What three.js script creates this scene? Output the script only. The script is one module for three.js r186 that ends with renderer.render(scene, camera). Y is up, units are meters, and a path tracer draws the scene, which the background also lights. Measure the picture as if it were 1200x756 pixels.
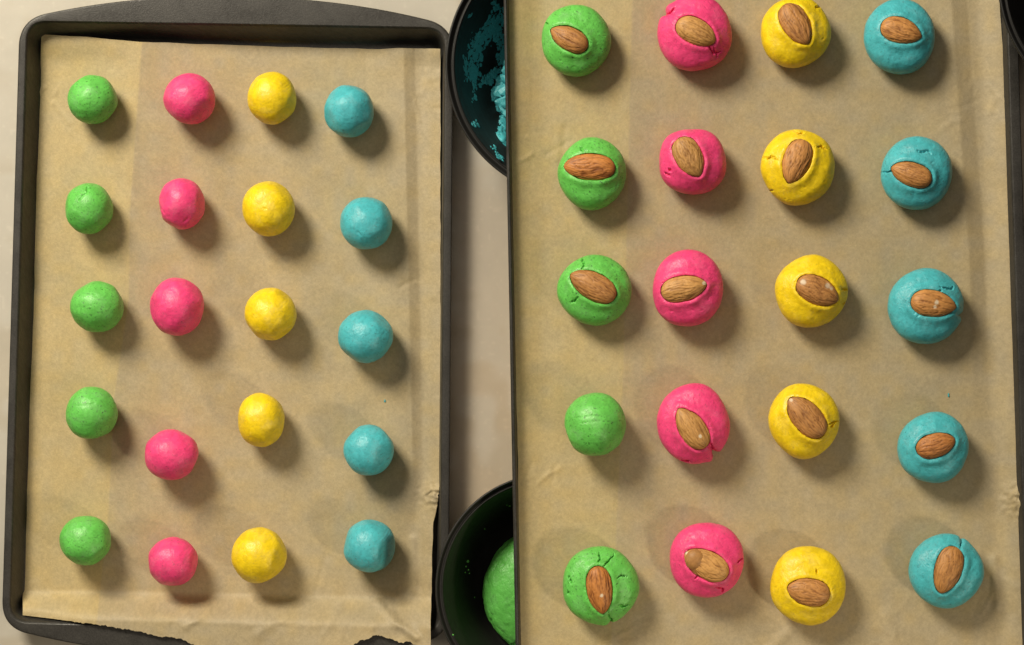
import * as THREE from 'three';
import { ImprovedNoise } from 'three/addons/math/ImprovedNoise.js';
import { RectAreaLightUniformsLib } from 'three/addons/lights/RectAreaLightUniformsLib.js';
import { mergeGeometries, mergeVertices } from 'three/addons/utils/BufferGeometryUtils.js';
import { RoundedBoxGeometry } from 'three/addons/geometries/RoundedBoxGeometry.js';

// ------------------------------------------------------------------ camera, light, exposure
const CAM_H = 1.2, S = 0.0005;                       // half a millimetre of counter per pixel of the photograph
const scene = new THREE.Scene();
scene.background = new THREE.Color(0.02, 0.018, 0.015);
const camera = new THREE.PerspectiveCamera(2 * Math.atan(378 * S / CAM_H) * 180 / Math.PI, 1200 / 756, 0.05, 20);
camera.up.set(0, 0, -1); camera.position.set(0, CAM_H, 0); camera.lookAt(0, 0, 0);
const renderer = new THREE.WebGLRenderer({ antialias: true });
renderer.toneMapping = THREE.LinearToneMapping;
renderer.toneMappingExposure = 1;
renderer.shadowMap.enabled = true;
RectAreaLightUniformsLib.init();

function panelLight(name, label, pos, target, w, h, color, intensity, glow) {
  const g = new THREE.Group(); g.name = name; g.position.set(...pos); g.lookAt(...target);
  g.userData = { label, category: 'lamp' };
  const face = new THREE.Mesh(new THREE.PlaneGeometry(w, h), new THREE.MeshStandardMaterial({ color: 0x111111, emissive: color, emissiveIntensity: glow, roughness: 1 }));
  face.name = 'diffuser'; face.position.z = -0.004;
  const box = new THREE.Mesh(new RoundedBoxGeometry(w + 0.03, h + 0.03, 0.05, 2, 0.01), new THREE.MeshStandardMaterial({ color: 0x1a1a1a, roughness: 0.7 }));
  box.name = 'housing'; box.position.z = -0.032;
  g.add(face, box); scene.add(g);
  const l = new THREE.RectAreaLight(color, intensity, w, h);
  l.position.set(...pos); l.lookAt(...target); scene.add(l);
  return l;
}
// added panels for window light at upper left and ceiling bounce overhead; then the warm lamp at the lower right
panelLight('added_key_panel', 'added square panel in place of a window, upper left of the two trays', [-0.80, 1.12, -1.02], [0, 0, 0], 0.50, 0.50, new THREE.Color(1, 0.915, 0.75), 38, 8);
panelLight('added_fill_panel', 'wide dim added fill panel high over both trays', [-0.1, 2.3, -0.2], [-0.1, 0, -0.2], 1.8, 1.8, new THREE.Color(1, 0.87, 0.72), 0.43, 0.3);
{
  const pos = [0.95, 0.98, 0.72], tgt = [0.03, 0.0, 0.31];
  const l = new THREE.SpotLight(new THREE.Color(1, 0.86, 0.62), 2.25, 0, 0.29, 0.75, 2);
  l.position.set(...pos); l.target.position.set(...tgt); l.castShadow = true; l.shadow.radius = 4; l.shadow.mapSize.set(2048, 2048);
  scene.add(l, l.target);
}

// ------------------------------------------------------------------ helpers
const noise = new ImprovedNoise();
const N = (x, y, z = 0) => noise.noise(x, y, z);
function rng(seed) { let a = seed >>> 0; return () => { a |= 0; a = a + 0x6D2B79F5 | 0; let t = Math.imul(a ^ a >>> 15, 1 | a); t = t + Math.imul(t ^ t >>> 7, 61 | t) ^ t; return ((t ^ t >>> 14) >>> 0) / 4294967296; }; }
const clamp = (x, a, b) => Math.min(b, Math.max(a, x));
const sm = (a, b, x) => { const t = clamp((x - a) / (b - a), 0, 1); return t * t * (3 - 2 * t); };
const lerp = (a, b, t) => a + (b - a) * t;
const K = (y) => S * (CAM_H - y) / CAM_H;            // metres per pixel at height y
const P = (px, py, y) => new THREE.Vector3((px - 600) * K(y), y, (py - 378) * K(y));
const taken = {};
function numbered(n) { const k = taken[n] = (taken[n] ?? -1) + 1; return k ? `${n}_${String(k).padStart(3, '0')}` : n; }
function tag(o, label, category, group) { o.userData.label = label; o.userData.category = category; if (group) o.userData.group = group; return o; }
function mesh(name, geo, mat, parent = scene) {
  const m = new THREE.Mesh(geo, mat); m.name = parent === scene ? numbered(name) : name; m.castShadow = m.receiveShadow = true; parent.add(m); return m;
}
function segDist(x, y, pts) {
  let d = 1e9;
  for (let i = 0; i + 1 < pts.length; i++) {
    const [ax, ay] = pts[i], [bx, by] = pts[i + 1], dx = bx - ax, dy = by - ay;
    const t = clamp(((x - ax) * dx + (y - ay) * dy) / (dx * dx + dy * dy + 1e-12), 0, 1);
    d = Math.min(d, Math.hypot(x - ax - dx * t, y - ay - dy * t));
  }
  return d;
}
function crackAt(x, y, pts) { // depth share of a crack: full in its middle, tapering out to its ends
  let best = 0; const n = pts.length - 1;
  for (let i = 0; i < n; i++) {
    const [ax, ay] = pts[i], [bx, by] = pts[i + 1], dx = bx - ax, dy = by - ay, t = clamp(((x - ax) * dx + (y - ay) * dy) / (dx * dx + dy * dy + 1e-12), 0, 1), d = Math.hypot(x - ax - dx * t, y - ay - dy * t), T = (i + t) / n;
    best = Math.max(best, Math.exp(-Math.pow(d / (.26 + .46 * Math.sqrt(Math.sin(Math.PI * (.06 + .88 * T)))), 2)) * Math.sqrt(Math.sin(Math.PI * (.04 + .92 * T))));
  }
  return best;
}
// periodic value noise, for tiling textures
function tileNoise(n, cells, seed) {
  const r = rng(seed), g = new Float32Array(cells * cells).map(() => r()), out = new Float32Array(n * n);
  for (let j = 0; j < n; j++) for (let i = 0; i < n; i++) {
    const x = i / n * cells, y = j / n * cells, x0 = Math.floor(x), y0 = Math.floor(y);
    let fx = x - x0, fy = y - y0; fx = fx * fx * (3 - 2 * fx); fy = fy * fy * (3 - 2 * fy);
    const x1 = (x0 + 1) % cells, y1 = (y0 + 1) % cells;
    out[j * n + i] = lerp(lerp(g[y0 * cells + x0], g[y0 * cells + x1], fx), lerp(g[y1 * cells + x0], g[y1 * cells + x1], fx), fy);
  }
  return out;
}
function tex(n, f, srgb, repeat = 1) {
  const d = new Uint8Array(n * n * 4);
  for (let i = 0; i < n * n; i++) { const c = f(i % n, i / n | 0, i); d[4 * i] = clamp(c[0] * 255, 0, 255); d[4 * i + 1] = clamp(c[1] * 255, 0, 255); d[4 * i + 2] = clamp(c[2] * 255, 0, 255); d[4 * i + 3] = 255; }
  const t = new THREE.DataTexture(d, n, n); t.wrapS = t.wrapT = THREE.RepeatWrapping; t.magFilter = THREE.LinearFilter; t.minFilter = THREE.LinearMipmapLinearFilter; t.generateMipmaps = true;
  if (srgb) t.colorSpace = THREE.SRGBColorSpace; t.repeat.set(repeat, repeat); t.needsUpdate = true; return t;
}

// ------------------------------------------------------------------ materials
const paperMat = (() => {
  const n = 1024, a = tileNoise(n, 256, 1), b = tileNoise(n, 110, 2), c = tileNoise(n, 30, 3), d = tileNoise(n, 512, 4), e = tileNoise(n, 9, 5);
  const v = (i) => 0.42 * (a[i] - .5) + 0.34 * (b[i] - .5) + 0.22 * (c[i] - .5) + 0.35 * (d[i] - .5) + 0.16 * (e[i] - .5);
  const map = tex(n, (x, y, i) => { const k = 1 + 0.15 * v(i), w = 0.05 * (c[i] - .5); return [0.692 * k, (0.627 - w * .3) * k, (0.492 - w) * k]; }, true, 1 / 0.19);
  const bump = tex(n, (x, y, i) => { const k = 0.5 + 0.9 * v(i); return [k, k, k]; }, false, 1 / 0.19);
  return new THREE.MeshStandardMaterial({ map, bumpMap: bump, bumpScale: 0.0001, roughness: 0.62, vertexColors: true, side: THREE.DoubleSide });
})();
const panMat = (() => {
  const n = 512, a = tileNoise(n, 256, 11), b = tileNoise(n, 150, 12), c = tileNoise(n, 12, 13), d = tileNoise(n, 40, 14);
  const f = (i) => (a[i] - .5) * .7 + (b[i] - .5) * .5;
  return new THREE.MeshStandardMaterial({
    map: tex(n, (x, y, i) => { const k = 0.232 + 0.09 * f(i) + 0.03 * (c[i] - .5); return [k * 1.02, k * 0.985, k * 0.93]; }, true, 1 / 0.08),
    bumpMap: tex(n, (x, y, i) => { const k = 0.5 + f(i); return [k, k, k]; }, false, 1 / 0.08), bumpScale: 0.00005, roughnessMap: tex(n, (x, y, i) => { const k = .46 + .14 * (c[i] - .5) + .12 * (d[i] - .5); return [k, k, k]; }, false, 1 / 0.08), roughness: 1, metalness: 0.25, side: THREE.DoubleSide });
})();
const bowlMat = (() => {
  const n = 512, a = tileNoise(n, 160, 21), c = tileNoise(n, 14, 22);
  return new THREE.MeshPhysicalMaterial({
    map: tex(n, (x, y, i) => { const k = 0.105 + 0.025 * (a[i] - .5) + 0.025 * (c[i] - .5); return [k, k * 0.97, k * 0.9]; }, true, 4),
    roughnessMap: tex(n, (x, y, i) => { const k = 0.58 + 0.12 * (c[i] - .5) + 0.08 * (a[i] - .5); return [k, k, k]; }, false, 4), roughness: 1, metalness: 0.0,  side: THREE.DoubleSide });
})();
const counterMat = (() => {                          // one stone slab, 1.04 m of it, its clouds, stains and painted shade laid out once
  const n = 1400, o = [5, 11, 23, 47, 97, 210, 460].map((c, k) => tileNoise(n, c, 40 + k));
  const fb = (i) => { let s = 0, w = .5; for (const t of o) { s += w * (t[i] - .5); w *= .66; } return s; };
  const map = tex(n, (x, y, i) => {
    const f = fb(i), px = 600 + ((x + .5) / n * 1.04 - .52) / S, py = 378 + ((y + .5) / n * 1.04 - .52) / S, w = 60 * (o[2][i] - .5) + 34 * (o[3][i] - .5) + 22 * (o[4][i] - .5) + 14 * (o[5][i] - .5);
    // brown stains and painted-in shade between the trays; light falloff painted at lower left
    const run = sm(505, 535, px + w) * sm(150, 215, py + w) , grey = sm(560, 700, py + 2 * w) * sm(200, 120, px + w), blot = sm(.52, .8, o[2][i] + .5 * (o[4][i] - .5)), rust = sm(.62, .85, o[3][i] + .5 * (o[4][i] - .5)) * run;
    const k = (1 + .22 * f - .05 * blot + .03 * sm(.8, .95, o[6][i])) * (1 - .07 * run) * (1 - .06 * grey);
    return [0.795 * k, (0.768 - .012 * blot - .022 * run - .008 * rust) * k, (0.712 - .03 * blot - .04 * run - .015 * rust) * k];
  }, true);
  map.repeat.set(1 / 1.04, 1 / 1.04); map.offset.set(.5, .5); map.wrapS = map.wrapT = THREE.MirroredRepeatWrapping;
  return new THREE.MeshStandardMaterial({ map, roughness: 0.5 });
})();
const DOUGH = {
  green: { c: [0.15, 0.59, 0.10], speck: 0.75 }, pink: { c: [0.94, 0.07, 0.24], speck: 0.34 },
  yellow: { c: [0.95, 0.68, 0.014], speck: 0.18 }, blue: { c: [0.08, 0.50, 0.56], speck: 0.42 },
};
const doughBump = (() => { const n = 512, a = tileNoise(n, 60, 71), b = tileNoise(n, 130, 72), c = tileNoise(n, 24, 73); return tex(n, (x, y, i) => { const k = .5 + .4 * (a[i] - .5) + .3 * (b[i] - .5) + .45 * (c[i] - .5) - .35 * sm(.82, .97, a[i]); return [k, k, k]; }, false, 1 / 0.02); })();
const topUV = (g) => { const p = g.attributes.position, u = new Float32Array(p.count * 2); for (let i = 0; i < p.count; i++) { u[2 * i] = p.getX(i) + .45 * p.getY(i); u[2 * i + 1] = p.getZ(i) - .6 * p.getY(i); } g.setAttribute('uv', new THREE.BufferAttribute(u, 2)); };
for (const k in DOUGH) DOUGH[k].m = new THREE.MeshPhysicalMaterial({ color: new THREE.Color(...DOUGH[k].c), vertexColors: true, bumpMap: doughBump, bumpScale: 0.00015, roughness: 0.36, specularIntensity: 0.9 });
const almondMat = new THREE.MeshStandardMaterial({ vertexColors: true, roughness: 0.55 });

// ------------------------------------------------------------------ the counter and the raised counter step
const H0 = 0.056;                                    // the right tray stands this much higher, on a step of the counter
{
  const g = new THREE.BoxGeometry(2.6, 0.04, 2.0); g.translate(0, -0.02, 0);
  const uv = g.attributes.uv, p = g.attributes.position; for (let i = 0; i < p.count; i++) uv.setXY(i, p.getX(i), p.getZ(i) + p.getY(i));
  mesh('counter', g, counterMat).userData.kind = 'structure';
  const a = P(870, -420, 0), b = P(1700, 1200, 0), t0 = P(640, 280, 0), t1 = P(870, 512, 0);
  const sh = new THREE.Shape([[a.x, a.z], [b.x, a.z], [b.x, b.z], [a.x, b.z], [a.x, t1.z], [t0.x, t1.z], [t0.x, t0.z], [a.x, t0.z]].map(([x, z]) => new THREE.Vector2(x, -z)));
  const rg = new THREE.ExtrudeGeometry(sh, { depth: H0 - 0.0012, bevelEnabled: true, bevelSize: 0.001, bevelThickness: 0.001, bevelSegments: 2 });
  rg.rotateX(-Math.PI / 2); rg.translate(0, 0.0002, 0);
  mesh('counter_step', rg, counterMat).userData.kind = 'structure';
}

// ------------------------------------------------------------------ trays
// a rounded quadrilateral in the plane, sampled the same way for every ring
function ringPts(c, r, bowT, bowB) {
  const out = [], NS = 30, NC = 12, v = c.map((q) => new THREE.Vector2(q[0], q[1]));
  const cutA = [], cutB = [];
  for (let i = 0; i < 4; i++) {
    const p = v[(i + 3) % 4], q = v[i], n = v[(i + 1) % 4];
    cutA[i] = q.clone().add(p.clone().sub(q).setLength(r)); cutB[i] = q.clone().add(n.clone().sub(q).setLength(r));
  }
  for (let i = 0; i < 4; i++) {
    for (let k = 0; k < NC; k++) { const t = k / NC, a = (1 - t) * (1 - t), b = 2 * t * (1 - t), d = t * t; out.push([cutA[i].x * a + v[i].x * b + cutB[i].x * d, cutA[i].y * a + v[i].y * b + cutB[i].y * d]); }
    const e = cutA[(i + 1) % 4];
    for (let k = 0; k < NS; k++) out.push([lerp(cutB[i].x, e.x, k / NS), lerp(cutB[i].y, e.y, k / NS)]);
  }
  const mid = (c[0][1] + c[3][1]) / 2;
  for (const q of out) {
    const top = q[1] < mid, [l, rr] = top ? [c[0][0], c[1][0]] : [c[3][0], c[2][0]], s = clamp((q[0] - l) / (rr - l), 0, 1), b = 1 - Math.pow(Math.abs(2 * s - 1), 2.2);
    q[1] += top ? -bowT * b : bowB * b;
  }
  return out;
}
function loft(rings, capFirst) {
  const n = rings[0].pts.length, pos = [], uv = [], idx = [];
  for (const r of rings) for (const q of r.pts) { pos.push(q[0], r.y, q[1]); uv.push(q[0] + r.y, q[1] + r.y); }
  for (let j = 0; j + 1 < rings.length; j++) for (let i = 0; i < n; i++) { const a = j * n + i, b = j * n + (i + 1) % n; idx.push(a, b, a + n, b, b + n, a + n); }
  if (capFirst) { let x = 0, z = 0; for (const q of rings[0].pts) { x += q[0] / n; z += q[1] / n; } pos.push(x, rings[0].y, z); uv.push(x, z); const k = pos.length / 3 - 1; for (let i = 0; i < n; i++) idx.push(k, (i + 1) % n, i); }
  const g = new THREE.BufferGeometry(); g.setAttribute('position', new THREE.Float32BufferAttribute(pos, 3)); g.setAttribute('uv', new THREE.Float32BufferAttribute(uv, 2)); g.setIndex(idx); g.computeVertexNormals(); return g;
}
function tray({ y0, hr, wall, lean, fl, bow, r, label }) {
  const W = wall.map(([x, y]) => { const p = P(x, y, y0 + hr); return [p.x, p.z]; });
  const off = (l, t, rt, b) => [[W[0][0] - l, W[0][1] - t], [W[1][0] + rt, W[1][1] - t], [W[2][0] + rt, W[2][1] + b], [W[3][0] - l, W[3][1] + b]];
  const L = (k) => off(-lean[0] * k, -lean[1] * k, -lean[2] * k, -lean[3] * k), F = (e) => off(fl[0] + e, fl[1] + e, fl[2] + e, fl[3] + e);
  const R = (c, rad, y, bT = 0, bB = 0) => ({ pts: ringPts(c, rad, bT, bB), y: y0 + y });
  const In = (c, d) => [[c[0][0] + d, c[0][1] + d], [c[1][0] - d, c[1][1] + d], [c[2][0] - d, c[2][1] - d], [c[3][0] + d, c[3][1] - d]];
  const t = 0.0012, root = new THREE.Group(); root.name = numbered('baking_tray'); scene.add(root); tag(root, label, 'baking tray', null);
  const B = L(1);
  mesh('pan', loft([R(In(B, 0.012), r * .5, t), R(In(B, 0.004), r * .6, t), R(In(B, 0.0016), r * .65, t + .0004), R(In(B, .0004), r * .7, t + .0016), R(L(.85), r * .75, t + .004), R(L(.5), r * .85, hr * .55), R(L(.08), r * .97, hr - .0013), R(off(.0001, .0001, .0001, .0001), r, hr - .0009)], true), panMat, root);
  mesh('rim', loft([R(off(.0001, .0001, .0001, .0001), r, hr - .0009), R(off(.0004, .0004, .0004, .0004), r, hr - .0003), R(off(.0010, .0006, .0010, .0010), r, hr, bow[0] * .02, bow[1] * .02),
    R(F(-.0009), r * 1.25, hr - .0001, bow[0], bow[1]), R(F(-.0003), r * 1.25, hr - .0004, bow[0], bow[1]), R(F(0), r * 1.25, hr - .0011, bow[0], bow[1]), R(F(-.0003), r * 1.25, hr - .0021, bow[0], bow[1]), R(F(-.001), r * 1.25, hr - .0023, bow[0], bow[1]),
    R(off(.0014, .0010, .0014, .0014), r, hr - .0022, bow[0] * .02, bow[1] * .02), R(L(.5), r * .9, hr * .5), R(In(B, -.0004), r * .7, .0022), R(In(B, .002), r * .65, 0), R(In(B, .03), r * .5, 0)], false), panMat, root);
  mesh('underside', loft([R(In(B, .03), r * .5, 0), R(In(B, .06), r * .4, 0)], true), panMat, root);
  return root;
}
tray({ y0: 0, hr: 0.018, wall: [[32, 25], [521, 33], [515, 741], [11, 729]], lean: [.0035, .006, .002, .005], fl: [.0048, .001, .0052, .003], bow: [.0155, .015], r: .012,
  label: 'dark baking tray on the left lined with paper, holding round dough balls' });
tray({ y0: H0, hr: 0.014, wall: [[593.6, -62], [1177, -62], [1207, 850], [610.4, 845]], lean: [.0012, .006, .0025, .006], fl: [.0022, .001, .0062, .003], bow: [.017, .017], r: .013,
  label: 'dark baking tray on the right, closer to view, holding almond cookies' });

// ------------------------------------------------------------------ parchment sheets
function poly(pts, t) { // piecewise-linear by arc position of the given first coordinate
  for (let i = 0; i + 1 < pts.length; i++) if (t <= pts[i + 1][0]) { const [a, x] = pts[i], [b, y] = pts[i + 1]; return lerp(x, y, clamp((t - a) / (b - a), 0, 1)); }
  return pts[pts.length - 1][1];
}
const ridge = (d, w, a) => a * Math.exp(-d * d / (w * w));
const tent = (d, w, a) => a * Math.max(0, 1 - d / w);
const wrinkles = (seed, list) => { const rnd = rng(seed); return list.flatMap(([x, y, r, n]) => Array.from({ length: n }, () => { const a = rnd() * 6.28, l = r * (.25 + .6 * rnd()), x0 = x + (rnd() - .5) * r, y0 = y + (rnd() - .5) * r, b = a + (rnd() - .5) * 1.2; return { p: [[x0, y0], [x0 + l * .5 * Math.cos(a), y0 + l * .5 * Math.sin(a)], [x0 + l * .5 * (Math.cos(a) + Math.cos(b)), y0 + l * .5 * (Math.sin(a) + Math.sin(b))]], w: 2.5 + 4 * rnd(), h: (.00012 + .00028 * rnd()) * (rnd() < .35 ? -1 : 1), x: x0, y: y0, l: l + 8 }; })); };
const wrk = (list, x, y) => { let h = 0; for (const k of list) if (Math.abs(x - k.x) < k.l && Math.abs(y - k.y) < k.l) h += tent(segDist(x, y, k.p), k.w, k.h); return h; };
const WL = wrinkles(5, [[475, 715, 45, 14], [300, 735, 60, 9], [200, 725, 40, 6], [505, 585, 20, 8], [60, 110, 45, 5], [495, 110, 40, 5], [500, 330, 45, 4], [60, 700, 40, 5], [380, 715, 50, 6]]);
const WR = wrinkles(8, [[1188, 588, 24, 8], [1170, 690, 40, 8], [1040, 735, 50, 7], [900, 740, 60, 7], [1150, 120, 50, 6], [640, 560, 50, 5], [640, 160, 60, 5], [760, 735, 50, 5]]);
function paperHeightL(x, y) {
  let h = 0.0017 + 0.0004 * (N(x / 90, y / 90, 3) + 1) + 0.00018 * N(x / 28, y / 28, 9);
  const c = poly([[40, 167], [250, 152], [350, 151], [470, 133], [600, 127], [760, 110]], y), f = sm(760, 640, y);
  h += f * (1 + .5 * sm(360, 90, y)) * (x < c ? 0.0034 * clamp(1 - (c - x) / 95, 0, 1) : 0.0034 * Math.pow(clamp(1 - (x - c) / 170, 0, 1), 1.5));
  const c2 = poly([[0, 470], [60, 473], [300, 478], [560, 484], [760, 480]], y), f2 = sm(640, 520, y);
  h += f2 * (x < c2 ? .0020 * clamp(1 - (c2 - x) / 45, 0, 1) : .0020 * clamp(1 - (x - c2) / 13, 0, 1));
  const e = poly([[0, 517], [560, 516], [620, 507], [760, 505]], y);
  h += .006 * Math.pow(sm(e - 30, e + 3, x), 1.5);                                   // the right edge climbs the wall
  h += .0035 * Math.pow(sm(90, 46, y) * sm(260, 60, x), 2) + .003 * sm(440, 515, x) * sm(80, 56, y);
  const by = 688 + 0.022 * x;                                                        // the foot of the sheet climbs over the rim
  h += 0.0186 * sm(by, by + 38, y) * sm(20, 120, x) + 0.010 * sm(by + 2, by + 30, y) * sm(120, 20, x);
  h += .0016 * sm(by + 40, by + 70, y) * sm(300, 400, x);
  h += ridge(segDist(x, y, [[443, 706], [462, 728], [488, 747]]), 5, .0022) + ridge(segDist(x, y, [[484, 632], [486, 690]]), 5, .0011) + ridge(segDist(x, y, [[300, 745], [335, 722]]), 6, .0008) + ridge(segDist(x, y, [[218, 735], [245, 717]]), 4, .0007);
  const q = Math.hypot(x - 510, y - 580); h += .0022 * Math.exp(-q * q / 170) * (1 + 1.2 * N(x / 5, y / 5, 1));
  h += wrk(WL, x, y);
  const m = Math.exp(-Math.pow((x - 480) / 50, 2) - Math.pow((y - 710) / 45, 2)); h += m * .0016 * N(x / 20, y / 20, 7);
  return h;
}
function paperHeightR(x, y) {
  let h = H0 + 0.0017 + 0.0004 * (N(x / 110, y / 110, 23) + 1) + 0.00018 * N(x / 34, y / 34, 29);
  const c = poly([[-60, 745], [0, 741], [250, 735], [450, 730], [760, 716]], y);
  h += (x < c ? 0.0038 * clamp(1 - (c - x) / 115, 0, 1) : 0.0038 * Math.pow(clamp(1 - (x - c) / 200, 0, 1), 1.5));
  const c2 = poly([[-60, 1113], [0, 1115], [130, 1124], [300, 1136], [760, 1150]], y), f2 = sm(520, 300, y);
  h += f2 * (x < c2 ? .0022 * clamp(1 - (c2 - x) / 55, 0, 1) : .0022 * clamp(1 - (x - c2) / 18, 0, 1));
  const e = paperEdgeR(y);
  h += .006 * Math.pow(sm(e - 36, e + 3, x), 1.5);
  h += .005 * Math.pow(sm(650, 596, x), 1.5);
  h += 0.018 * sm(795, 845, y);
  h += ridge(segDist(x, y, [[1166, 655], [1170, 715]]), 6, .0013) + ridge(segDist(x, y, [[1040, 722], [1052, 770]]), 9, .0012) + ridge(segDist(x, y, [[905, 760], [930, 735]]), 7, .0008);
  h += wrk(WR, x, y);
  const q = Math.hypot(x - 1193, y - 588); h += .0026 * Math.exp(-q * q / 220) * (1 + 1.2 * N(x / 6, y / 6, 31));
  return h;
}
const paperEdgeR = (y) => poly([[-60, 1167], [0, 1171.5], [70, 1176], [120, 1178.5], [300, 1184], [500, 1190.5], [560, 1195], [600, 1196], [610, 1195], [690, 1196], [756, 1199], [860, 1202]], y);
function sheet(outline, height, tone, nx, ny) {
  const { left, right, top, bottom } = outline, pos = [], uv = [], col = [], idx = [];
  for (let j = 0; j <= ny; j++) for (let i = 0; i <= nx; i++) {
    const u = i / nx, v = j / ny;
    const xTop = lerp(left(top(0, true)), right(top(1, true)), u), xBot = lerp(left(bottom(0, true)), right(bottom(1, true)), u);
    let xx = lerp(xTop, xBot, v); const yT = top(xTop), yB = bottom(xBot), y = lerp(yT, yB, v);
    xx = lerp(left(y), right(y), u);
    const h = height(xx, y), p = P(xx, y, h); pos.push(p.x, p.y, p.z); uv.push(p.x, p.z); const k = tone(xx, y); col.push(k[0], k[1], k[2]);
  }
  for (let j = 0; j < ny; j++) for (let i = 0; i < nx; i++) { const a = j * (nx + 1) + i, b = a + nx + 1; idx.push(a, b, a + 1, b, b + 1, a + 1); }
  const g = new THREE.BufferGeometry(); g.setAttribute('position', new THREE.Float32BufferAttribute(pos, 3)); g.setAttribute('uv', new THREE.Float32BufferAttribute(uv, 2)); g.setAttribute('color', new THREE.Float32BufferAttribute(col, 3)); g.setIndex(idx); g.computeVertexNormals(); return g;
}
// yellower first panel of the fold, with light on its tilt painted in; faint grease spots
const grease = (x, y, list) => { let k = 1; for (const [a, b, r] of list) { const d = Math.hypot(x - a, y - b) + 2.5 * N(x / 9, y / 9, 4); k *= 1 - 0.05 * sm(r, r - 2.5, d) - .03 * Math.exp(-Math.pow((d - r) / 1.6, 2)); } return k; };
const toneL = (x, y) => { const c = poly([[40, 167], [250, 152], [350, 151], [470, 133], [600, 127], [760, 110]], y), t = sm(c + 1.2, c - 1.2, x), m = 1 + .05 * N(x / 60, y / 80, 5) + .04 * N(x / 17, y / 17, 8), g = grease(x, y, [[428, 480, 15], [388, 487, 16], [290, 330, 9], [275, 470, 12]]); return [(1 + .12 * t) * m * g, (1 + .085 * t) * m * g, (1 - .08 * t) * m * g]; };
const toneR = (x, y) => { const c = poly([[-60, 745], [0, 741], [250, 735], [450, 730], [760, 716]], y), t = sm(c + 1.2, c - 1.2, x), m = 1 + .05 * N(x / 70, y / 90, 15) + .04 * N(x / 20, y / 20, 18), g = grease(x, y, [[1094, 465, 20], [1048, 350, 20], [905, 460, 15], [893, 330, 14]]); return [(1 + .07 * t) * m * g, (1 + .045 * t) * m * g, (1 - .10 * t) * m * g]; };
{
  const topP = [[40, 40], [100, 43], [165, 49], [300, 54], [420, 57], [445, 58], [465, 56.5], [520, 57]];
  const botP = [[20, 720], [26, 721], [60, 725], [105, 731], [128, 734], [150, 738], [172, 742], [185, 746], [198, 747], [215, 750], [224, 755], [240, 761], [300, 770], [370, 772], [408, 768], [412, 757], [421, 751], [428, 750], [438, 745], [447, 744.5], [453, 749], [459, 749], [468, 753], [480, 752], [486, 756], [494, 757], [506, 764]];
  const tear = (x) => 1.6 * N(x / 3.1, 4.4) * sm(40, 120, x) + 1.1 * N(x / 1.4, 8.8) * sm(60, 140, x);
  const g = sheet({ left: (y) => poly([[40, 48.5], [100, 46.5], [300, 39], [500, 31.5], [722, 26]], y) + .7 * N(y / 22, 1.5), right: (y) => poly([[50, 516], [560, 516.5], [575, 514.5], [582, 513], [590, 512.5], [600, 511], [612, 508], [640, 506.5], [760, 504.5]], y) + .6 * N(y / 15, 6.5) + 1.6 * Math.exp(-Math.pow((y - 580) / 14, 2)) * N(y / 3, 9),
    top: (x, end) => end ? (x ? 57 : 40) : poly(topP, x) + .6 * N(x / 25, 2.5), bottom: (x, end) => end ? (x ? 764 : 721) : poly(botP, x) + tear(x) }, paperHeightL, toneL, 330, 420);
  tag(mesh('parchment_sheet', g, paperMat), 'creased brown parchment sheet with torn bottom edge lining the left tray', 'baking paper');
  const g2 = sheet({ left: (y) => poly([[-60, 595], [0, 596], [210, 598.8], [540, 607], [756, 609.3], [850, 611.5]], y) + .3 * N(y / 22, 11.5), right: (y) => paperEdgeR(y) + .6 * N(y / 18, 16.5) + 1.8 * Math.exp(-Math.pow((y - 587) / 16, 2)) * N(y / 3.5, 19),
    top: (x, end) => end ? -28 : -28 + .8 * N(x / 25, 12.5), bottom: (x, end) => end ? 850 : 850 + 2 * N(x / 12, 14.5) }, paperHeightR, toneR, 330, 440);
  tag(mesh('parchment_sheet', g2, paperMat), 'brown parchment sheet lying smooth under the almond cookies on the right tray', 'baking paper');
}

// ------------------------------------------------------------------ dough balls
const baseSphere = (() => { const g = new THREE.IcosahedronGeometry(1, 34); g.deleteAttribute('uv'); g.deleteAttribute('normal'); return mergeVertices(g, 1e-5); })();
function doughTint(kind, x, y, z, s) { // x,y,z in mm
  const sp = DOUGH[kind].speck, a = N(x / 5 + s, y / 5, z / 5), b = N(x / 1.7, y / 1.7 + s, z / 1.7), c = N(x / 0.75 + s, y / .75, z / .75 + s);
  const st = N(x / 2.2 + y / 9 + s, y / 7 - z / 11, z / 1.3 + x / 8 + 3 * a);           // streaks left by kneading
  let k = 1 + .13 * a + .06 * b + .17 * st; k -= sp * .75 * sm(.18, .5, b + .35 * a) * sm(-.1, .4, c); k -= sp * .7 * sm(.42, .6, c);
  const dry = .07 * sm(.1, .6, N(x / 6.5 - s, y / 6.5 + 7, z / 6.5) + .45 * c + .3 * b);       // floury, drier skin
  return [k, dry];
}
const unmix = (kind, k, dry) => DOUGH[kind].c.map((v) => clamp((v * k * (1 - dry) + .62 * dry) / v, 0, 6));
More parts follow.
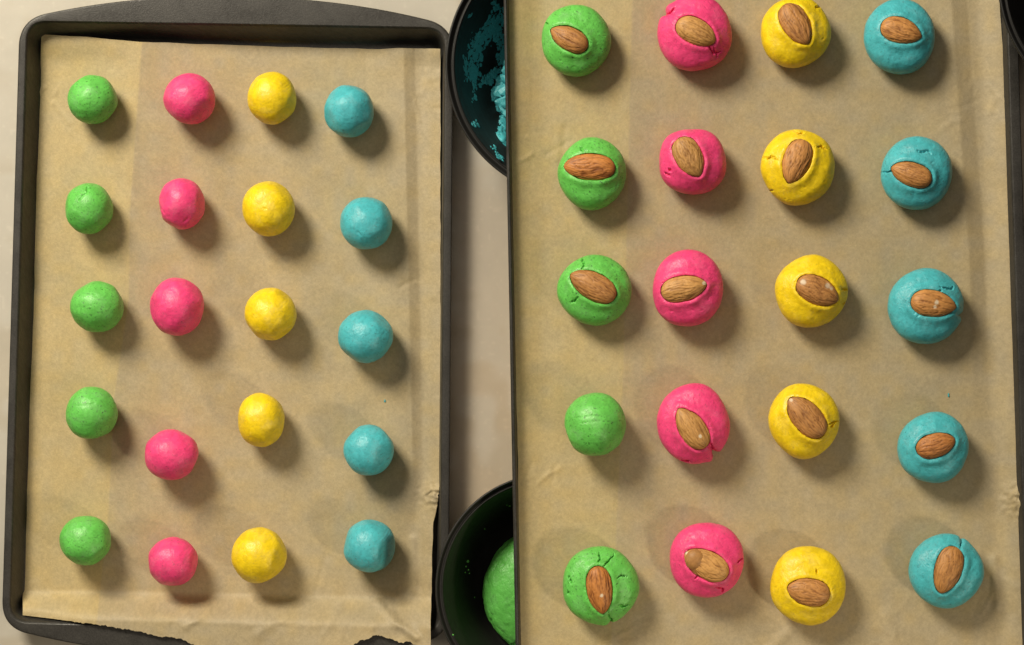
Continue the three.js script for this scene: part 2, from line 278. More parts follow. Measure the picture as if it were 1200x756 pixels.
function ball(kind, cx, cy, rx, ry, seed, o, label, group) {
  const hgt = o.h ?? paperHeightL, y0 = hgt(cx, cy), r0 = (rx + ry) / 2 * S, k = K(y0 + r0), RX = rx * k, RZ = ry * k, RY = (RX + RZ) / 2 * (o.sq ?? .97), c = P(cx, cy, y0 + RY * .97);
  const g = baseSphere.clone(), p = g.attributes.position, col = new Float32Array(p.count * 3), rnd = rng(seed * 77 + 5), f = [];
  for (let i = 0; i < 7; i++) { const th = rnd() * 6.283, yy = rnd() * 1.3 - .5, q = Math.sqrt(Math.max(0, 1 - yy * yy)); f.push([Math.cos(th) * q, yy, Math.sin(th) * q, .915 + rnd() * .065]); }
  for (const e of o.flat ?? []) { const l = Math.hypot(...e.slice(0, 3)); f.push([e[0] / l, e[1] / l, e[2] / l, e[3]]); }
  const s = seed * 3.7, cracks = o.cracks ?? [];
  for (let i = 0; i < p.count; i++) {
    let x = p.getX(i), y = p.getY(i), z = p.getZ(i), d = 1 + .036 * N(x * 1.1 + s, y * 1.1, z * 1.1) + .018 * N(x * 2.4, y * 2.4 + s, z * 2.4) + .006 * N(x * 7, y * 7, z * 7 + s) + .0022 * N(x * 17 + s, y * 17, z * 17);
    for (const [fx, fy, fz, lim] of f) { const t = (x * fx + y * fy + z * fz) * d; if (t > lim - .06) { const e = t - lim, w = clamp((e + .06) / .12, 0, 1), over = e > .06 ? e : .12 * w * w * .5; d *= 1 - over / t * .72; } }   // finger-rolled flats
    const mm = [x * RX * 1e3, y * RY * 1e3, z * RZ * 1e3];
    let ck = 0; if (y > 0) for (const cr of cracks) { const q = segDist(x * rx + .5 * N(x * 9, z * 9, s), z * ry + .5 * N(x * 9, z * 9, s + 5), cr.p); ck = Math.max(ck, (cr.d ?? .05) * Math.exp(-q * q / ((cr.w ?? 1.1) ** 2))); }
    d -= ck - 0; const pit = sm(.47, .62, N(x * 13 + s, y * 13, z * 13 - s)); d -= .006 * pit;
    const Y = Math.max(y * RY * d, -RY * .955);
    p.setXYZ(i, x * RX * d, Y, z * RZ * d);
    const [kk, dry] = doughTint(kind, mm[0], mm[1], mm[2], s); col.set(unmix(kind, kk, dry), i * 3);
  }
  g.setAttribute('color', new THREE.BufferAttribute(col, 3)); g.computeVertexNormals();
  topUV(g); const m = mesh('dough_ball', g, DOUGH[kind].m); m.position.copy(c); tag(m, label, 'dough ball', group); return m;
}
const GB = 'round dough balls in rows on the left tray';
const ordinal = ['top', 'second', 'third', 'fourth', 'bottom'];
const BALLS = [
  ['green', 108.5, 116.5, 29, 28.5, { flat: [[-.5, .9, -.5, .93]] }, 'smooth green dough ball near the top left corner of the left tray'],
  ['pink', 222, 116, 30.5, 30, { flat: [[.6, .6, .5, .92]] }, 'top pink dough ball on the left tray, between green and yellow'],
  ['yellow', 318.5, 115, 28.5, 31, {}, 'top yellow dough ball on the left tray, taller than wide'],
  ['blue', 409, 130, 29, 31, {}, 'top blue dough ball on the left tray, just left of the bowl'],
  ['green', 104, 244.5, 28, 30, { flat: [[-.8, .3, -.1, .93], [1, .2, .1, .93]], cracks: [{ p: [[2, -24], [3, -17], [-2, -14], [-6, -9]], d: .07, w: 1 }, { p: [[-12, -20], [-5, -19], [3, -17]], d: .05, w: .8 }, { p: [[-9, -12], [-2, -14]], d: .03, w: .7 }] }, 'green dough ball with a crack across its top, second down on left tray'],
  ['pink', 213, 239, 27.5, 30, { flat: [[1, .3, 0, .88], [-.9, .2, .2, .9], [-.5, .2, .9, .93]], cracks: [{ p: [[-24, 6], [-18, 12]], d: .04, w: 1 }, { p: [[6, 22], [10, 19]], d: .03 }] }, 'small lopsided pink dough ball with flat sides, second down on left tray'],
  ['yellow', 314.5, 244.5, 31, 32.5, { cracks: [{ p: [[-2, 1], [1, 2]], d: .03, w: .9 }] }, 'large yellow dough ball with a tiny pit on top, second down on left tray'],
  ['blue', 429, 261.5, 31, 31, { cracks: [{ p: [[-8, 12], [-4, 16]], d: .03 }] }, 'second blue dough ball from the top on the left tray'],
  ['green', 114, 359.5, 31.5, 30, {}, 'wide mottled green dough ball, middle of the green column on left tray'],
  ['pink', 207.5, 359.5, 31.5, 34, { flat: [[.8, .6, .3, .93]] }, 'largest pink dough ball, in the middle row of the left tray'],
  ['yellow', 317, 368, 30.5, 31, { flat: [[.7, .3, -.7, .9], [-.8, .2, .6, .92], [.7, .2, .8, .92]] }, 'lumpy angular yellow dough ball in the middle row of left tray'],
  ['blue', 428.5, 394.5, 32.5, 31, { flat: [[.7, .3, -.7, .9], [-.6, .2, .8, .92], [.8, .1, .6, .93]] }, 'lumpy blue dough ball in the middle row of the left tray'],
  ['green', 107.5, 484, 30, 31, { cracks: [{ p: [[-22, -10], [-5, -9], [8, -12]], d: .012, w: 1 }] }, 'green dough ball second from bottom in the left tray green column'],
  ['pink', 201, 533, 32, 30, { flat: [[.6, .2, .8, .93]] }, 'pink dough ball set lower than its row, second from bottom on left tray'],
  ['yellow', 306, 492, 28, 32, { flat: [[1, .2, .1, .92], [-1, .2, 0, .93]] }, 'narrow upright yellow dough ball, second from bottom on the left tray'],
  ['blue', 432, 527.5, 29.5, 30, { cracks: [{ p: [[8, 9], [22, 2]], d: -.02, w: 2 }] }, 'round blue dough ball second from bottom on the left tray'],
  ['green', 100, 633.5, 30.5, 29, { flat: [[.8, .3, .7, .9], [.9, .2, -.2, .93]] }, 'green dough ball in the bottom left corner of the left tray'],
  ['pink', 202.5, 658.5, 29.5, 29, { flat: [[1, .2, 0, .9], [0, .3, 1, .9], [-1, .2, .1, .92]] }, 'squarish pink dough ball in the bottom row of the left tray'],
  ['yellow', 303.5, 651, 32, 33, { flat: [[.8, .2, .7, .93]] }, 'big yellow dough ball in the bottom row of the left tray'],
  ['blue', 433, 640, 30.5, 31, { flat: [[.9, .5, .15, .80], [.3, .25, -1, .92]] }, 'blue dough ball with one flat side, bottom right of the left tray'],
];
BALLS.forEach(([k, x, y, rx, ry, o, label], i) => ball(k, x, y, rx, ry, i + 1, o, label, GB));
ball('green', 697.5, 497.5, 36.5, 37.5, 40, { h: paperHeightR, sq: .95, cracks: [{ p: [[-26, -9], [0, -12], [14, -10]], d: .012, w: 1.2 }, { p: [[-20, -3], [6, -6], [22, -3]], d: .010, w: 1 }] }, 'plain green dough ball without an almond, among almond cookies on right tray', 'plain ball on the right tray');

// ------------------------------------------------------------------ almonds and pressed cookies
// half width of an almond along its length, t from -1 (blunt end) to 1 (tip), as a share of its half width
const almondW = (t, pt) => { const q = clamp(t, -1, 1), e = Math.pow(Math.max(0, 1 - Math.pow(Math.abs(q), q > 0 ? 2.0 : 2.5)), q > 0 ? lerp(.5, .76, pt) : .48); return e * (1 - .10 * pt * q); };
function almondRim(a, b, pt, n) { const out = []; for (let i = 0; i < n; i++) { const th = i / n * Math.PI * 2, t = Math.cos(th); out.push([a * t, b * almondW(t, pt) * (Math.sin(th) >= 0 ? 1 : -1)]); } return out; }
function almondGeo(a, b, h, pt, tone, seed, marks) {
  const nu = 150, nv = 110, pos = [], col = [], idx = [], rnd = rng(seed * 31 + 9), s = seed * 5.3;
  const dark = new THREE.Color(tone[0], tone[1], tone[2]), pale = new THREE.Color(tone[3], tone[4], tone[5]), c = new THREE.Color();
  for (let i = 0; i <= nu; i++) for (let j = 0; j < nv; j++) {
    const t = -Math.cos(Math.PI * i / nu), th = j / nv * Math.PI * 2, w = almondW(t, pt);
    const cw = Math.cos(th) + .05 * N(t * 2, s), v = th + .22 * N(t * 1.6, Math.cos(th), s);
    // furrows run lengthwise, fork a little and die out near the ends
    const cx = Math.cos(v), cz = Math.sin(v), l1 = Math.abs(N(cx * 3.9 + s, t * .8, cz * 3.9)), l2 = Math.abs(N(cx * 7.2, t * 1.3 + s, cz * 7.2 + 3)), f3 = N(cx * 14, t * 7, cz * 14 + s), f4 = N(cx * 26, t * 5 + s, cz * 26);
    const g1 = 1 - sm(.015, .17, l1), g2 = 1 - sm(.01, .13, l2), fade = 1 - Math.pow(Math.abs(t), 6), d = 1 + (.024 - .052 * g1 - .028 * g2 + .014 * f3 + .02 * N(t * 3 + s, cx * 2, cz * 2)) * fade;
    const sx = a * t, sz = b * w * Math.cos(th) * d, sy = h * Math.pow(w, .85) * Math.sin(th) * d;
    pos.push(sx + a * .012 * f3, sy, sz);
    const m = clamp(.90 - .50 * g1 - .34 * g2 + .34 * f3 + .34 * f4 + .45 * N(t * 2.2, cw * 2 + s, 2), 0, 1); c.copy(dark).lerp(pale, m);
    const k = (1 + .14 * N(t * 5 + s, cw * 4)) * (.9 + .25 * ((seed * .618) % 1)); c.multiplyScalar(k);
    for (const [mx, mz, mr, str] of marks ?? []) { const q = Math.hypot((sx - mx * a), (sz - mz * b)) + .0005 * f3; if (sy > 0) c.lerp(new THREE.Color(.80, .68, .50), (str ?? .9) * sm(mr * a, mr * a * .45, q)); }
    col.push(c.r, c.g, c.b);
  }
  for (let i = 0; i < nu; i++) for (let j = 0; j < nv; j++) { const q = i * nv + j, r = i * nv + (j + 1) % nv; idx.push(q, r, q + nv, r, r + nv, q + nv); }
  const g = new THREE.BufferGeometry(); g.setAttribute('position', new THREE.Float32BufferAttribute(pos, 3)); g.setAttribute('color', new THREE.Float32BufferAttribute(col, 3)); g.setIndex(idx); g.computeVertexNormals(); return g;
}
const TONES = { // furrow colour, ridge colour
  rust: [.20, .058, .012, .60, .235, .055], brown: [.23, .085, .022, .58, .27, .078], tan: [.29, .125, .032, .62, .325, .10], ruddy: [.17, .052, .014, .52, .21, .058],
};
// cx, cy, rx, ry | almond: ax, ay, a, b, angle to its tip (degrees, clockwise on the picture), pointedness, tone
const COOKIES = [
  ['green', 675, 47.5, 41, 42, [667, 45, 24, 13.5, 208, .6, 'brown'], { cracks: [[[-36, -20], [-33, -18]]] }],
  ['pink', 814, 39, 44, 45, [816, 37, 25, 15, 27, .35, 'tan'], { notch: [[-148, .10, 5]], cracks: [[[-42, -20], [-30, -22], [-24, -28]], [[14, 18], [20, 26], [30, 24]], [[20, 19], [25, 30]]] }],
  ['yellow', 932, 38, 41, 42, [933.5, 28, 27, 16, 60, .5, 'brown'], { cracks: [[[20, -26], [30, -30]]] }],
  ['blue', 1054, 43, 42, 44, [1057, 36, 24.5, 15, 17, .75, 'brown'], {}],
  ['green', 694, 203.5, 40.5, 42, [691, 195.5, 30, 15.5, 183, .35, 'rust'], { cracks: [[[-14, -30], [-12, -24]]] }],
  ['pink', 811.5, 189.5, 40, 40, [808, 184, 25.5, 16, 62, .6, 'tan'], { sq: 2.35, cracks: [[[-34, 14], [-28, 18]], [[-30, 10], [-26, 13]]] }],
  ['yellow', 935, 196, 44, 44, [934, 189, 27, 16, 110, .7, 'brown'], { cracks: [[[-45, -12], [-38, -9], [-33, -11], [-26, -6]], [[20, -22], [25, -23], [31, -19]], [[-6, -43], [-1, -38], [5, -39]], [[-38, 27], [-30, 28]]] }],
  ['blue', 1074, 203, 42.5, 42.5, [1069, 204, 24.5, 14, 200, .5, 'brown'], { cracks: [[[-44, -2], [-37, 0], [-33, -1], [-31, -3]], [[-4, -25], [3, -23], [10, -24], [13, -21]]] }],
  ['green', 697, 340, 43.5, 41.5, [695, 335, 29.5, 16, 208, .55, 'brown'], { cracks: [[[-14, -41], [-15, -34], [-13, -30], [-16, -24]], [[-30, 15], [-25, 13], [-20, 8]]] }],
  ['pink', 806, 338, 42, 45.5, [802, 338, 27, 15, -12, .7, 'tan'], {}, [[.92, -.1, .12, .95]]],
  ['yellow', 950.5, 341.5, 42.5, 42.5, [959, 341, 26.5, 16, 25, .45, 'brown'], { cracks: [[[34, -3], [42, -2]], [[36, 16], [40, 12]]] }, [[-.8, -.1, .16, .8], [.25, -.62, .16, .6], [.45, -.55, .12, .6]]],
  ['blue', 1084.5, 359, 44, 45, [1095, 356, 27, 15.5, 8, .75, 'brown'], { notch: [[14, .07, 4]], cracks: [[[12, -22], [26, -20], [30, -22]], [[36, 10], [44, 12]], [[8, -16], [14, -18]]] }, [[.02, -.1, .13, .9], [.0, .25, .09, .9]]],
  ['pink', 812.5, 496.5, 43, 47, [811, 502, 27.5, 15.5, 235, .75, 'tan'], { notch: [[52, .16, 4.5]], cracks: [[[18, 22], [22, 30], [22, 42]], [[22, 30], [30, 34]], [[-16, 42], [-4, 44]]] }, [[-.45, .15, .09, .95]]],
  ['yellow', 942, 493, 41, 44.5, [945.5, 489, 29, 17, 228, .4, 'brown'], { cracks: [[[26, 4], [32, 1], [42, -1]], [[28, 7], [34, 3]]] }, [[.93, 0, .09, .8]]],
  ['blue', 1093.5, 524.5, 41.5, 42, [1097.5, 522, 23.5, 14, -17, .55, 'ruddy'], {}],
  ['green', 703.5, 686, 45.5, 45.5, [703, 692, 28, 15, 83, .6, 'rust'], { notch: [[75, .05, 4]], cracks: [[[-2, -40], [-1, -33], [-4, -30]], [[2, -25], [8, -30], [16, -38]], [[18, -11], [24, -14], [31, -13]], [[22, 20], [26, 23], [32, 21]], [[9, 32], [13, 40], [11, 45]], [[-38, -12], [-34, -4]], [[-40, 6], [-36, 8]]] }, [[.18, -.08, .10, .95]]],
  ['pink', 828, 656, 44, 44.5, [828, 662, 28, 16.5, 207, .35, 'tan'], { cracks: [[[34, 2], [38, -1], [43, -3]], [[8, 30], [18, 32], [17, 38]], [[-16, 20], [-12, 16]]] }, [[.95, .1, .09, .9]]],
  ['yellow', 947, 686, 44.5, 46.5, [948, 694, 25, 16, 190, .4, 'brown'], { cracks: [[[6, -22], [7, -17]]] }],
  ['blue', 1108.5, 669, 43.5, 43.5, [1111.5, 668.5, 28.5, 16, 108, .55, 'brown'], { notch: [[-66, .05, 3.5]], cracks: [[[12, -30], [16, -34], [18, -44]]] }],
];
const cookieLabels = [
  ['green almond cookie with a slanting almond, top left of the right tray', 'brown almond slanting across the top green cookie'],
  ['pink almond cookie split at its rim, in the top row of right tray', 'tan almond pressed into the top pink cookie with split rim'],
  ['yellow almond cookie at the top of the right tray, almond set high', 'steeply tilted almond set high on the top yellow cookie'],
  ['blue almond cookie at the top right of the right tray', 'smooth brown almond on the top blue cookie'],
  ['green almond cookie with a long level almond, second row of right tray', 'long reddish almond lying level on second green cookie'],
  ['squarish pink almond cookie with pitted left side, second row of right tray', 'upright tan almond on the squarish pink cookie'],
  ['yellow almond cookie with cracked shoulder and upright almond, second row', 'upright wrinkled almond on second yellow cookie from top'],
  ['blue almond cookie with a nick on its left, second row of right tray', 'brown almond on second blue cookie from the top'],
  ['green almond cookie in the middle row of the right tray', 'large slanting almond on the green cookie in the middle row'],
  ['pink almond cookie in the middle row, its almond tip white', 'tan almond with a white tip, on middle row pink cookie'],
  ['yellow almond cookie in middle row, almond touching its cracked right edge', 'scuffed almond off centre on the middle row yellow cookie'],
  ['blue almond cookie in the middle row, almond reaching its right edge', 'almond with a pale chip in its middle, on blue cookie'],
  ['pink almond cookie with a deep cleft at its lower right edge', 'pointed tan almond on the pink cookie with the cleft'],
  ['yellow almond cookie with a split at its right edge, fourth row', 'broad almond beside the edge split of fourth row yellow cookie'],
  ['blue almond cookie with a small furrowed almond, fourth row of right tray', 'small dark furrowed almond on the fourth row blue cookie'],
  ['badly cracked green almond cookie at the bottom left of the right tray', 'red brown upright almond on the cracked green cookie'],
  ['pink almond cookie in the bottom row of the right tray', 'tan almond with a rounded skin cap, on bottom pink cookie'],
  ['yellow almond cookie in the bottom row of the right tray', 'nearly level almond on the bottom yellow cookie'],
  ['blue almond cookie with a crack above its almond, bottom right corner', 'long upright almond on the bottom blue cookie'],
];
function cookie(i) {
  const [kind, cx, cy, rx, ry, [ax, ay, a0, b0, deg, pt, tone], o, marks] = COOKIES[i], seed = i + 60, s = seed * 2.9;
  const y0 = paperHeightR(cx, cy), k = K(y0 + .014), RX = rx * k, RZ = ry * k, top = .0235, eq = .0105, n = 2.25;
  const centre = P(cx, cy, y0 + eq); const ang = deg * Math.PI / 180, ca = Math.cos(ang), sa = Math.sin(ang);
  const ka = K(y0 + top), a = a0 * ka, b = b0 * ka, A0 = P(ax, ay, y0 + top), ox = A0.x - centre.x, oz = A0.z - centre.z;
  const rnd = rng(seed), lob = [2, 3, 4, 5].map((m) => [m, (rnd() - .5) * .045 / Math.sqrt(m - 1), rnd() * 6.28]);
  const outline = (th) => {
    let r = 1; for (const [m, amp, ph] of lob) r += amp * Math.cos(m * th + ph); r += .008 * N(Math.cos(th) * 4 + s, Math.sin(th) * 4);
    for (const [dg, dep, wd] of o.notch ?? []) { let q = th - dg * Math.PI / 180; q = Math.atan2(Math.sin(q), Math.cos(q)) * 180 / Math.PI; r += -dep * Math.exp(-q * q / (wd * wd)) + dep * .3 * Math.exp(-Math.pow((q - wd * 2.4) / (wd * 1.6), 2)); }
    const e = o.sq ?? 2, c = Math.abs(Math.cos(th)), d = Math.abs(Math.sin(th)); return r * Math.pow(Math.pow(c, e) + Math.pow(d, e), -1 / e) * (e > 2 ? .97 : 1);
  };
  const dome = (x, z) => { const th = Math.atan2(z / RZ, x / RX), rho = clamp(Math.hypot(x / RX, z / RZ) / outline(th), 0, 1); return (top - eq) * Math.pow(Math.max(0, 1 - Math.pow(rho, n)), 1 / n); };
  const NT = 260, rim = almondRim(a + .0002, b + .0002, pt, NT).map(([u, v]) => { const e = 1 + .035 * N(u * 220 + s, v * 220) + .018 * N(u * 600, v * 600 + s); return [u * e, v * e]; }), pos = [], col = [], idx = [];
  const loc = (u, v) => [ox + u * ca - v * sa, oz + u * sa + v * ca];
  // where the almond rests: mean height of the dough round its edge
  let ym = 0; const yr = []; for (const [u, v] of rim) { const [x, z] = loc(u, v), y = dome(x, z); yr.push(y); ym += y / NT; }
  let gx = 0, gw = 0; rim.forEach(([u, v], q) => { gx += (yr[q] - ym) * u; gw += u * u; }); const pitch = clamp(gx / gw, -.35, .35);
  const put = (x, y, z, crackable) => {
    const lx = x / k, lz = z / k; let ck = 0; const wob = .9 * N(lx / 5 + s, lz / 5) + .8 * N(lx / 1.8, lz / 1.8 + s), wob2 = .9 * N(lx / 5, lz / 5 + s) + .8 * N(lx / 1.8 + s, lz / 1.8);
    if (crackable) for (const c of o.cracks ?? []) { ck = Math.max(ck, crackAt(lx + wob, lz + wob2, c)); }
    const bumps = .00028 * N(x * 160 + s, z * 160, y * 160) + .00014 * N(x * 420, z * 420 + s, y * 420) - .00025 * sm(.55, .68, N(x * 520 + s, z * 520, y * 520));
    pos.push(x * (1 - ck * .03), y - .0026 * ck + (crackable ? bumps : 0), z * (1 - ck * .03));
    const [kk, dry] = doughTint(kind, x * 1e3, y * 1e3, z * 1e3, s); col.push(...unmix(kind, kk, dry * .8));
  };
  let rows = 0;
  // pit: centre ring, floor, wall
  for (const [sc, dy] of [[.05, -.0052], [.5, -.0052], [.85, -.0050], [.955, -.0040], [.985, -.0022], [.995, -.0009]]) { rim.forEach(([u, v], q) => { const [x, z] = loc(u * sc, v * sc); put(x, lerp(ym + pitch * u * sc, yr[q], sm(.9, 1, sc)) + dy, z, false); }); rows++; }
  const NR = 46;
  for (let j = 0; j <= NR; j++) {
    const w = Math.sin(j / NR * Math.PI / 2);
    for (let q = 0; q < NT; q++) {
      const [u, v] = rim[q], [x0, z0] = loc(u, v), th = Math.atan2(u * sa + v * ca, u * ca - v * sa);
      // the silhouette point is met along the ray from the almond's middle
      const r = outline(th), x1 = RX * r * Math.cos(th), z1 = RZ * r * Math.sin(th), x = lerp(x0, x1, w), z = lerp(z0, z1, w);
      const d = Math.hypot(x - x0, z - z0), lip = (.0007 + .0006 * N(x * 150 + s, z * 150)) * Math.exp(-Math.pow((d - .0016) / .0018, 2)) - .0006 * Math.exp(-Math.pow((d - .0060) / .0035, 2)) ;
      put(x, Math.max(dome(x, z), .0002 * (1 - w)) + lip * sm(1, .8, w), z, true);
    }
    rows++;
  }
  for (let j = 1; j <= 16; j++) { const f = j / 16 * 1.25, rr = Math.pow(Math.cos(f), .8), yy = -Math.sin(f) * eq * 1.05; for (let q = 0; q < NT; q++) { const [u, v] = rim[q], th = Math.atan2(u * sa + v * ca, u * ca - v * sa), r = outline(th); put(RX * r * Math.cos(th) * rr, Math.max(yy, -eq), RZ * r * Math.sin(th) * rr, false); } rows++; }
  for (let j = 0; j + 1 < rows; j++) for (let q = 0; q < NT; q++) { const p0 = j * NT + q, p1 = j * NT + (q + 1) % NT; idx.push(p0, p1, p0 + NT, p1, p1 + NT, p0 + NT); }
  const cap = (base, flip, y) => { let x = 0, z = 0; for (let q = 0; q < NT; q++) { x += pos[(base + q) * 3] / NT; z += pos[(base + q) * 3 + 2] / NT; } pos.push(x, pos[base * 3 + 1], z); col.push(1, 1, 1); const c = pos.length / 3 - 1; for (let q = 0; q < NT; q++) { const e = base + q, f = base + (q + 1) % NT; flip ? idx.push(c, e, f) : idx.push(c, f, e); } };
  cap(0, false); cap((rows - 1) * NT, true);
  const g = new THREE.BufferGeometry(); g.setAttribute('position', new THREE.Float32BufferAttribute(pos, 3)); g.setAttribute('color', new THREE.Float32BufferAttribute(col, 3)); g.setIndex(idx); g.computeVertexNormals();
  const nrm = g.attributes.normal, up = nrm.getY((6 + 20) * NT); if (up < 0) { for (let t = 0; t < idx.length; t += 3) { const q = idx[t]; idx[t] = idx[t + 1]; idx[t + 1] = q; } g.setIndex(idx); g.computeVertexNormals(); }
  topUV(g); const m = mesh('almond_cookie', g, DOUGH[kind].m); m.position.copy(centre); tag(m, cookieLabels[i][0], 'cookie', 'almond cookies on the right tray');
  const h = .0046, al = mesh('almond', almondGeo(a, b, h, pt, TONES[tone], seed, marks), almondMat);
  al.position.set(centre.x + ox, centre.y + ym - .0003, centre.z + oz); al.rotation.order = 'YZX'; al.rotation.y = -ang; al.rotation.z = Math.atan(pitch) * .85;
  tag(al, cookieLabels[i][1], 'almond', 'almonds pressed into the cookies');
  return { al, a, b, h, seed };
}
COOKIES.forEach((c, i) => {
  const r = cookie(i);
  if (i === 16) { // the cap of loose skin at one end of this almond
    const g = new THREE.SphereGeometry(1, 40, 24), p = g.attributes.position, col = [];
    for (let q = 0; q < p.count; q++) { const x = p.getX(q), y = p.getY(q), z = p.getZ(q), d = 1 + .05 * N(x * 3, y * 3, z * 3); p.setXYZ(q, x * r.a * .44 * d, y * .0036 * d, z * r.b * .76 * d); const k = 1 + .25 * N(x * 6, y * 6, z * 9); col.push(.42 * k, .20 * k, .062 * k); }
    g.setAttribute('color', new THREE.Float32BufferAttribute(col, 3)); g.computeVertexNormals();
    const cap = mesh('skin_cap', g, almondMat, r.al); cap.position.set(r.a * .50, .0013, -r.b * .04);
  }
});

// ------------------------------------------------------------------ bowls, the dough left in them, crumbs
const bowlProfile = (R, H) => [[0, .004], [R * .40, .004], [R * .52, .005], [R * .61, .0085], [R * .69, H * .27], [R * .765, H * .43], [R * .835, H * .63], [R * .895, H * .84], [R * .918, H * .905], [R * .930, H * .945], [R * .942, H * .962], [R * .952, H * .952], [R * .964, H * .958], [R * .980, H * .99], [R * .991, H], [R, H * .99], [R, H * .965], [R * .985, H * .945], [R * .955, H * .90], [R * .905, H * .74], [R * .845, H * .52], [R * .74, H * .25], [R * .60, .003], [R * .5, 0], [0, 0]];
function bowl(R, H, pos, label) {
  const root = new THREE.Group(); root.name = numbered('mixing_bowl'); root.position.copy(pos); scene.add(root); tag(root, label, 'bowl', null);
  const pr = bowlProfile(R, H), v = (l) => l.map(([x, y]) => new THREE.Vector2(x, y));
  const cur = new THREE.SplineCurve(v(pr.slice(0, 9))).getPoints(40), outc = new THREE.SplineCurve(v(pr.slice(16))).getPoints(40);
  mesh('bowl_body', mergeGeometries([new THREE.LatheGeometry(cur, 128), new THREE.LatheGeometry(outc, 128)]), bowlMat, root);
  mesh('rim', new THREE.LatheGeometry(new THREE.SplineCurve(v(pr.slice(8, 17))).getPoints(36), 160), bowlMat, root);
  return root;
}
const insideY = (R, H, r) => { const pr = bowlProfile(R, H).slice(0, 9); for (let i = 0; i + 1 < pr.length; i++) if (r <= pr[i + 1][0]) return lerp(pr[i][1], pr[i + 1][1], (r - pr[i][0]) / (pr[i + 1][0] - pr[i][0])); return H; };
const HB = .053;
const cB = P(680, 75, HB); cB.y = 0; const RB = 158 * K(HB);
const cG = P(645, 690, HB); cG.y = 0; const RG = 135 * K(HB);
bowl(RB, HB, cB, 'black bowl smeared with blue dough beside the top of the left tray');
bowl(RG, HB, cG, 'black bowl holding green dough at the bottom between the trays');
{ const H3 = .053, c3 = P(1331, -24, H0 + H3); c3.y = H0; bowl(161 * K(H0 + H3), H3, c3, 'black bowl rim showing in the top right corner of the photo'); }
function lump(kind, R, hy, pos, seed, rough, label) {
  const g = new THREE.IcosahedronGeometry(1, 60); g.deleteAttribute('uv'); g.deleteAttribute('normal'); const gg = mergeVertices(g, 1e-5), p = gg.attributes.position, col = new Float32Array(p.count * 3);
  for (let i = 0; i < p.count; i++) {
    const x = p.getX(i), y = p.getY(i), z = p.getZ(i);
    let d = 1 + rough * (.30 * N(x * 1.8 + seed, y * 1.8, z * 1.8) - .26 * Math.pow(1 - Math.abs(N(x * 4.2, y * 4.2 + seed, z * 4.2)), 6) + .10 * N(x * 8, y * 8, z * 8 + seed)) + .012 * N(x * 5 + seed, y * 5, z * 5) - .020 * sm(.8, 1, 1 - Math.abs(N(x * 2.2, y * 3 + seed, z * 2.2)) * 1.6) * sm(0, .3, N(x * 3, y * 3, z * 3 + seed)) + .005 * N(x * 22, y * 22, z * 22);
    p.setXYZ(i, x * R * d, Math.max(y * hy * d, -hy * .8), z * R * d);
    const [kk, dry] = doughTint(kind, x * R * 1e3, y * hy * 1e3, z * R * 1e3, seed); col.set(unmix(kind, lerp(1, kk, .45) * .86, dry * .5), i * 3);
  }
  gg.setAttribute('color', new THREE.BufferAttribute(col, 3)); gg.computeVertexNormals();
  topUV(gg); const m = mesh('dough_lump', gg, DOUGH[kind].m); m.position.copy(pos); tag(m, label, 'dough', null);
}
{ const y = .017, c = P(642, 694, y); lump('green', 76 * K(y), .016, c, 3.3, .04, 'green dough lump resting in the bowl at the bottom'); }
{ const y = .015, c = P(632, 108, y); lump('blue', 52 * K(y), .0135, c, 8.1, .75, 'crumbly blue dough lump in the bowl at the top'); }
const crumbBase = (() => { const g = new THREE.IcosahedronGeometry(1, 3); g.deleteAttribute('uv'); g.deleteAttribute('normal'); return mergeVertices(g, 1e-4); })();
function crumb(r, sx, sy, sz, s) {
  const g = crumbBase.clone(), p = g.attributes.position, col = [];
  for (let i = 0; i < p.count; i++) { const x = p.getX(i), y = p.getY(i), z = p.getZ(i), d = 1 + .55 * N(x * 1.7 + s, y * 1.7, z * 1.7); p.setXYZ(i, x * d * r * sx, y * d * r * sy, z * d * r * sz); const k = .85 + .3 * N(x * 2 + s, y, z); col.push(k, k, k); }
  g.setAttribute('color', new THREE.Float32BufferAttribute(col, 3)); g.computeVertexNormals(); topUV(g); return g;
}
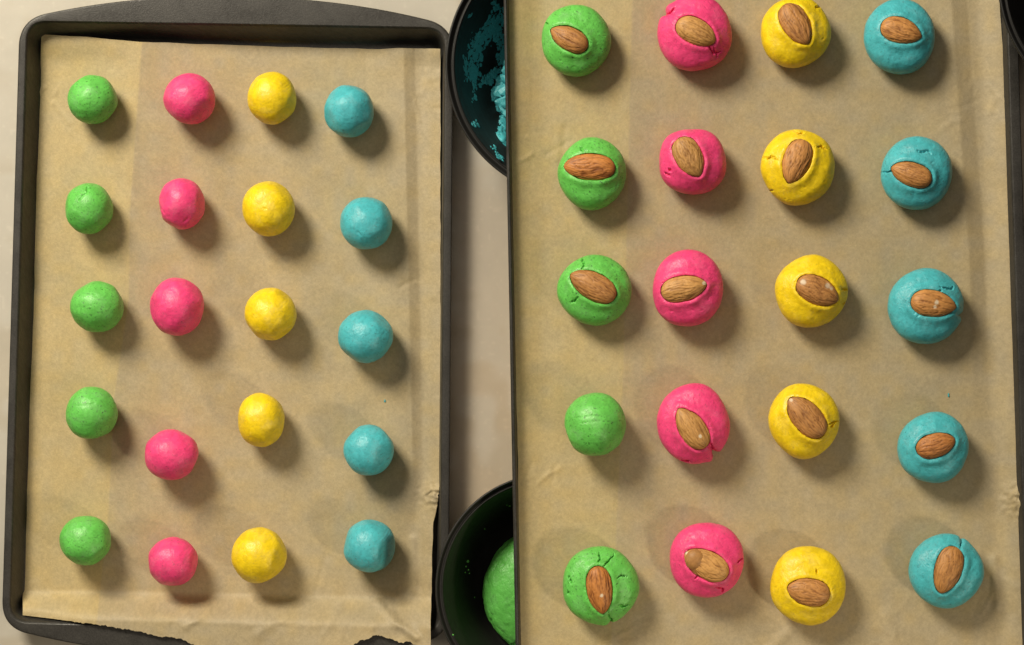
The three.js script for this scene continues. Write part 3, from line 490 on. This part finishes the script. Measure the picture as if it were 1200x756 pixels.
{ // blue smears and crumbs stuck to the bowl's inner wall
  const rnd = rng(99), list = [];
  const stick = (px, py, r, fl) => {
    let y = .02, q; for (let k = 0; k < 12; k++) { q = P(px, py, y); y = insideY(RB, HB, Math.hypot(q.x - cB.x, q.z - cB.z)); }
    const g = crumb(r, 1 + rnd(), fl, 1 + rnd(), rnd() * 90); g.rotateY(rnd() * 6.28);
    const e = .001, rr = Math.hypot(q.x - cB.x, q.z - cB.z), sl = (insideY(RB, HB, rr + e) - insideY(RB, HB, rr - e)) / (2 * e), th = Math.atan2(q.z - cB.z, q.x - cB.x);
    const nrm = new THREE.Vector3(-sl * Math.cos(th), 1, -sl * Math.sin(th)).normalize();
    g.applyQuaternion(new THREE.Quaternion().setFromUnitVectors(new THREE.Vector3(0, 1, 0), nrm)); g.translate(q.x, y + r * fl * .3, q.z); list.push(g);
  };
  const along = (pts, n, spread, r0, r1, fl) => { for (let i = 0; i < n; i++) { const t = rnd() * (pts.length - 1), k = Math.min(pts.length - 2, Math.floor(t)), f = t - k; stick(lerp(pts[k][0], pts[k + 1][0], f) + (rnd() + rnd() - 1) * spread, lerp(pts[k][1], pts[k + 1][1], f) + (rnd() + rnd() - 1) * spread, lerp(r0, r1, rnd() * rnd()), fl); } };
  along([[589, 14], [578, 32], [564, 45], [556, 60], [552, 78], [553, 92]], 620, 12, .0002, .0013, .10);
  along([[553, 85], [556, 100], [556, 118]], 50, 3, .0003, .0010, .2);
  along([[580, 30], [590, 60], [592, 80]], 170, 10, .0003, .0012, .2);
  along([[566, 98], [574, 90], [582, 84]], 50, 6, .0004, .0014, .35);
  along([[556, 144], [560, 149]], 16, 4, .0004, .0012, .4);
  along([[578, 174], [584, 182], [590, 187]], 26, 4, .0004, .0014, .5);
  along([[578, 4], [583, 10]], 20, 4, .0004, .0014, .5);
  along([[550, 18], [553, 19]], 6, 2, .0004, .0009, .5);
  along([[582, 118], [592, 95], [596, 140], [590, 165]], 120, 8, .0008, .0034, .8);
  const m = mesh('dough_crumb', mergeGeometries(list), DOUGH.blue.m); m.userData.kind = 'stuff'; tag(m, 'blue dough crumbs and smears stuck inside the top bowl', 'crumbs');
  const l2 = []; const c2 = (px, py, r) => { let y = .02, q; for (let k = 0; k < 12; k++) { q = P(px, py, y); y = insideY(RG, HB, Math.hypot(q.x - cG.x, q.z - cG.z)); } const g = crumb(r, 1.2, .6, 1, px); g.translate(q.x, y + r * .4, q.z); l2.push(g); };
  [[548, 658, .0007], [549, 668, .0004], [546, 664, .0004], [545, 671, .0004], [550, 672, .0003], [597, 593, .0005], [594, 592, .0003], [531, 744, .0004], [568, 620, .0003], [556, 700, .0003]].forEach((q) => c2(...q));
  const mg = mesh('dough_crumb', mergeGeometries(l2), DOUGH.green.m); mg.userData.kind = 'stuff'; tag(mg, 'tiny green dough specks on the wall of the bottom bowl', 'crumbs');
}
{ const q = P(1111.5, 463, paperHeightR(1111.5, 463)); const m = mesh('dough_crumb', crumb(.00075, .6, .5, 1.5, 5), DOUGH.blue.m); m.position.set(q.x, q.y + .0003, q.z); tag(m, 'tiny blue dough crumb on paper above the fourth row blue cookie', 'crumb'); }
{ const q = P(451, 470, paperHeightL(451, 470)); const m = mesh('dough_crumb', crumb(.0006, .7, .5, 1.4, 15), DOUGH.blue.m); m.position.set(q.x, q.y + .0003, q.z); tag(m, 'tiny blue dough crumb on the left tray above a blue ball', 'crumb'); }

renderer.render(scene, camera);
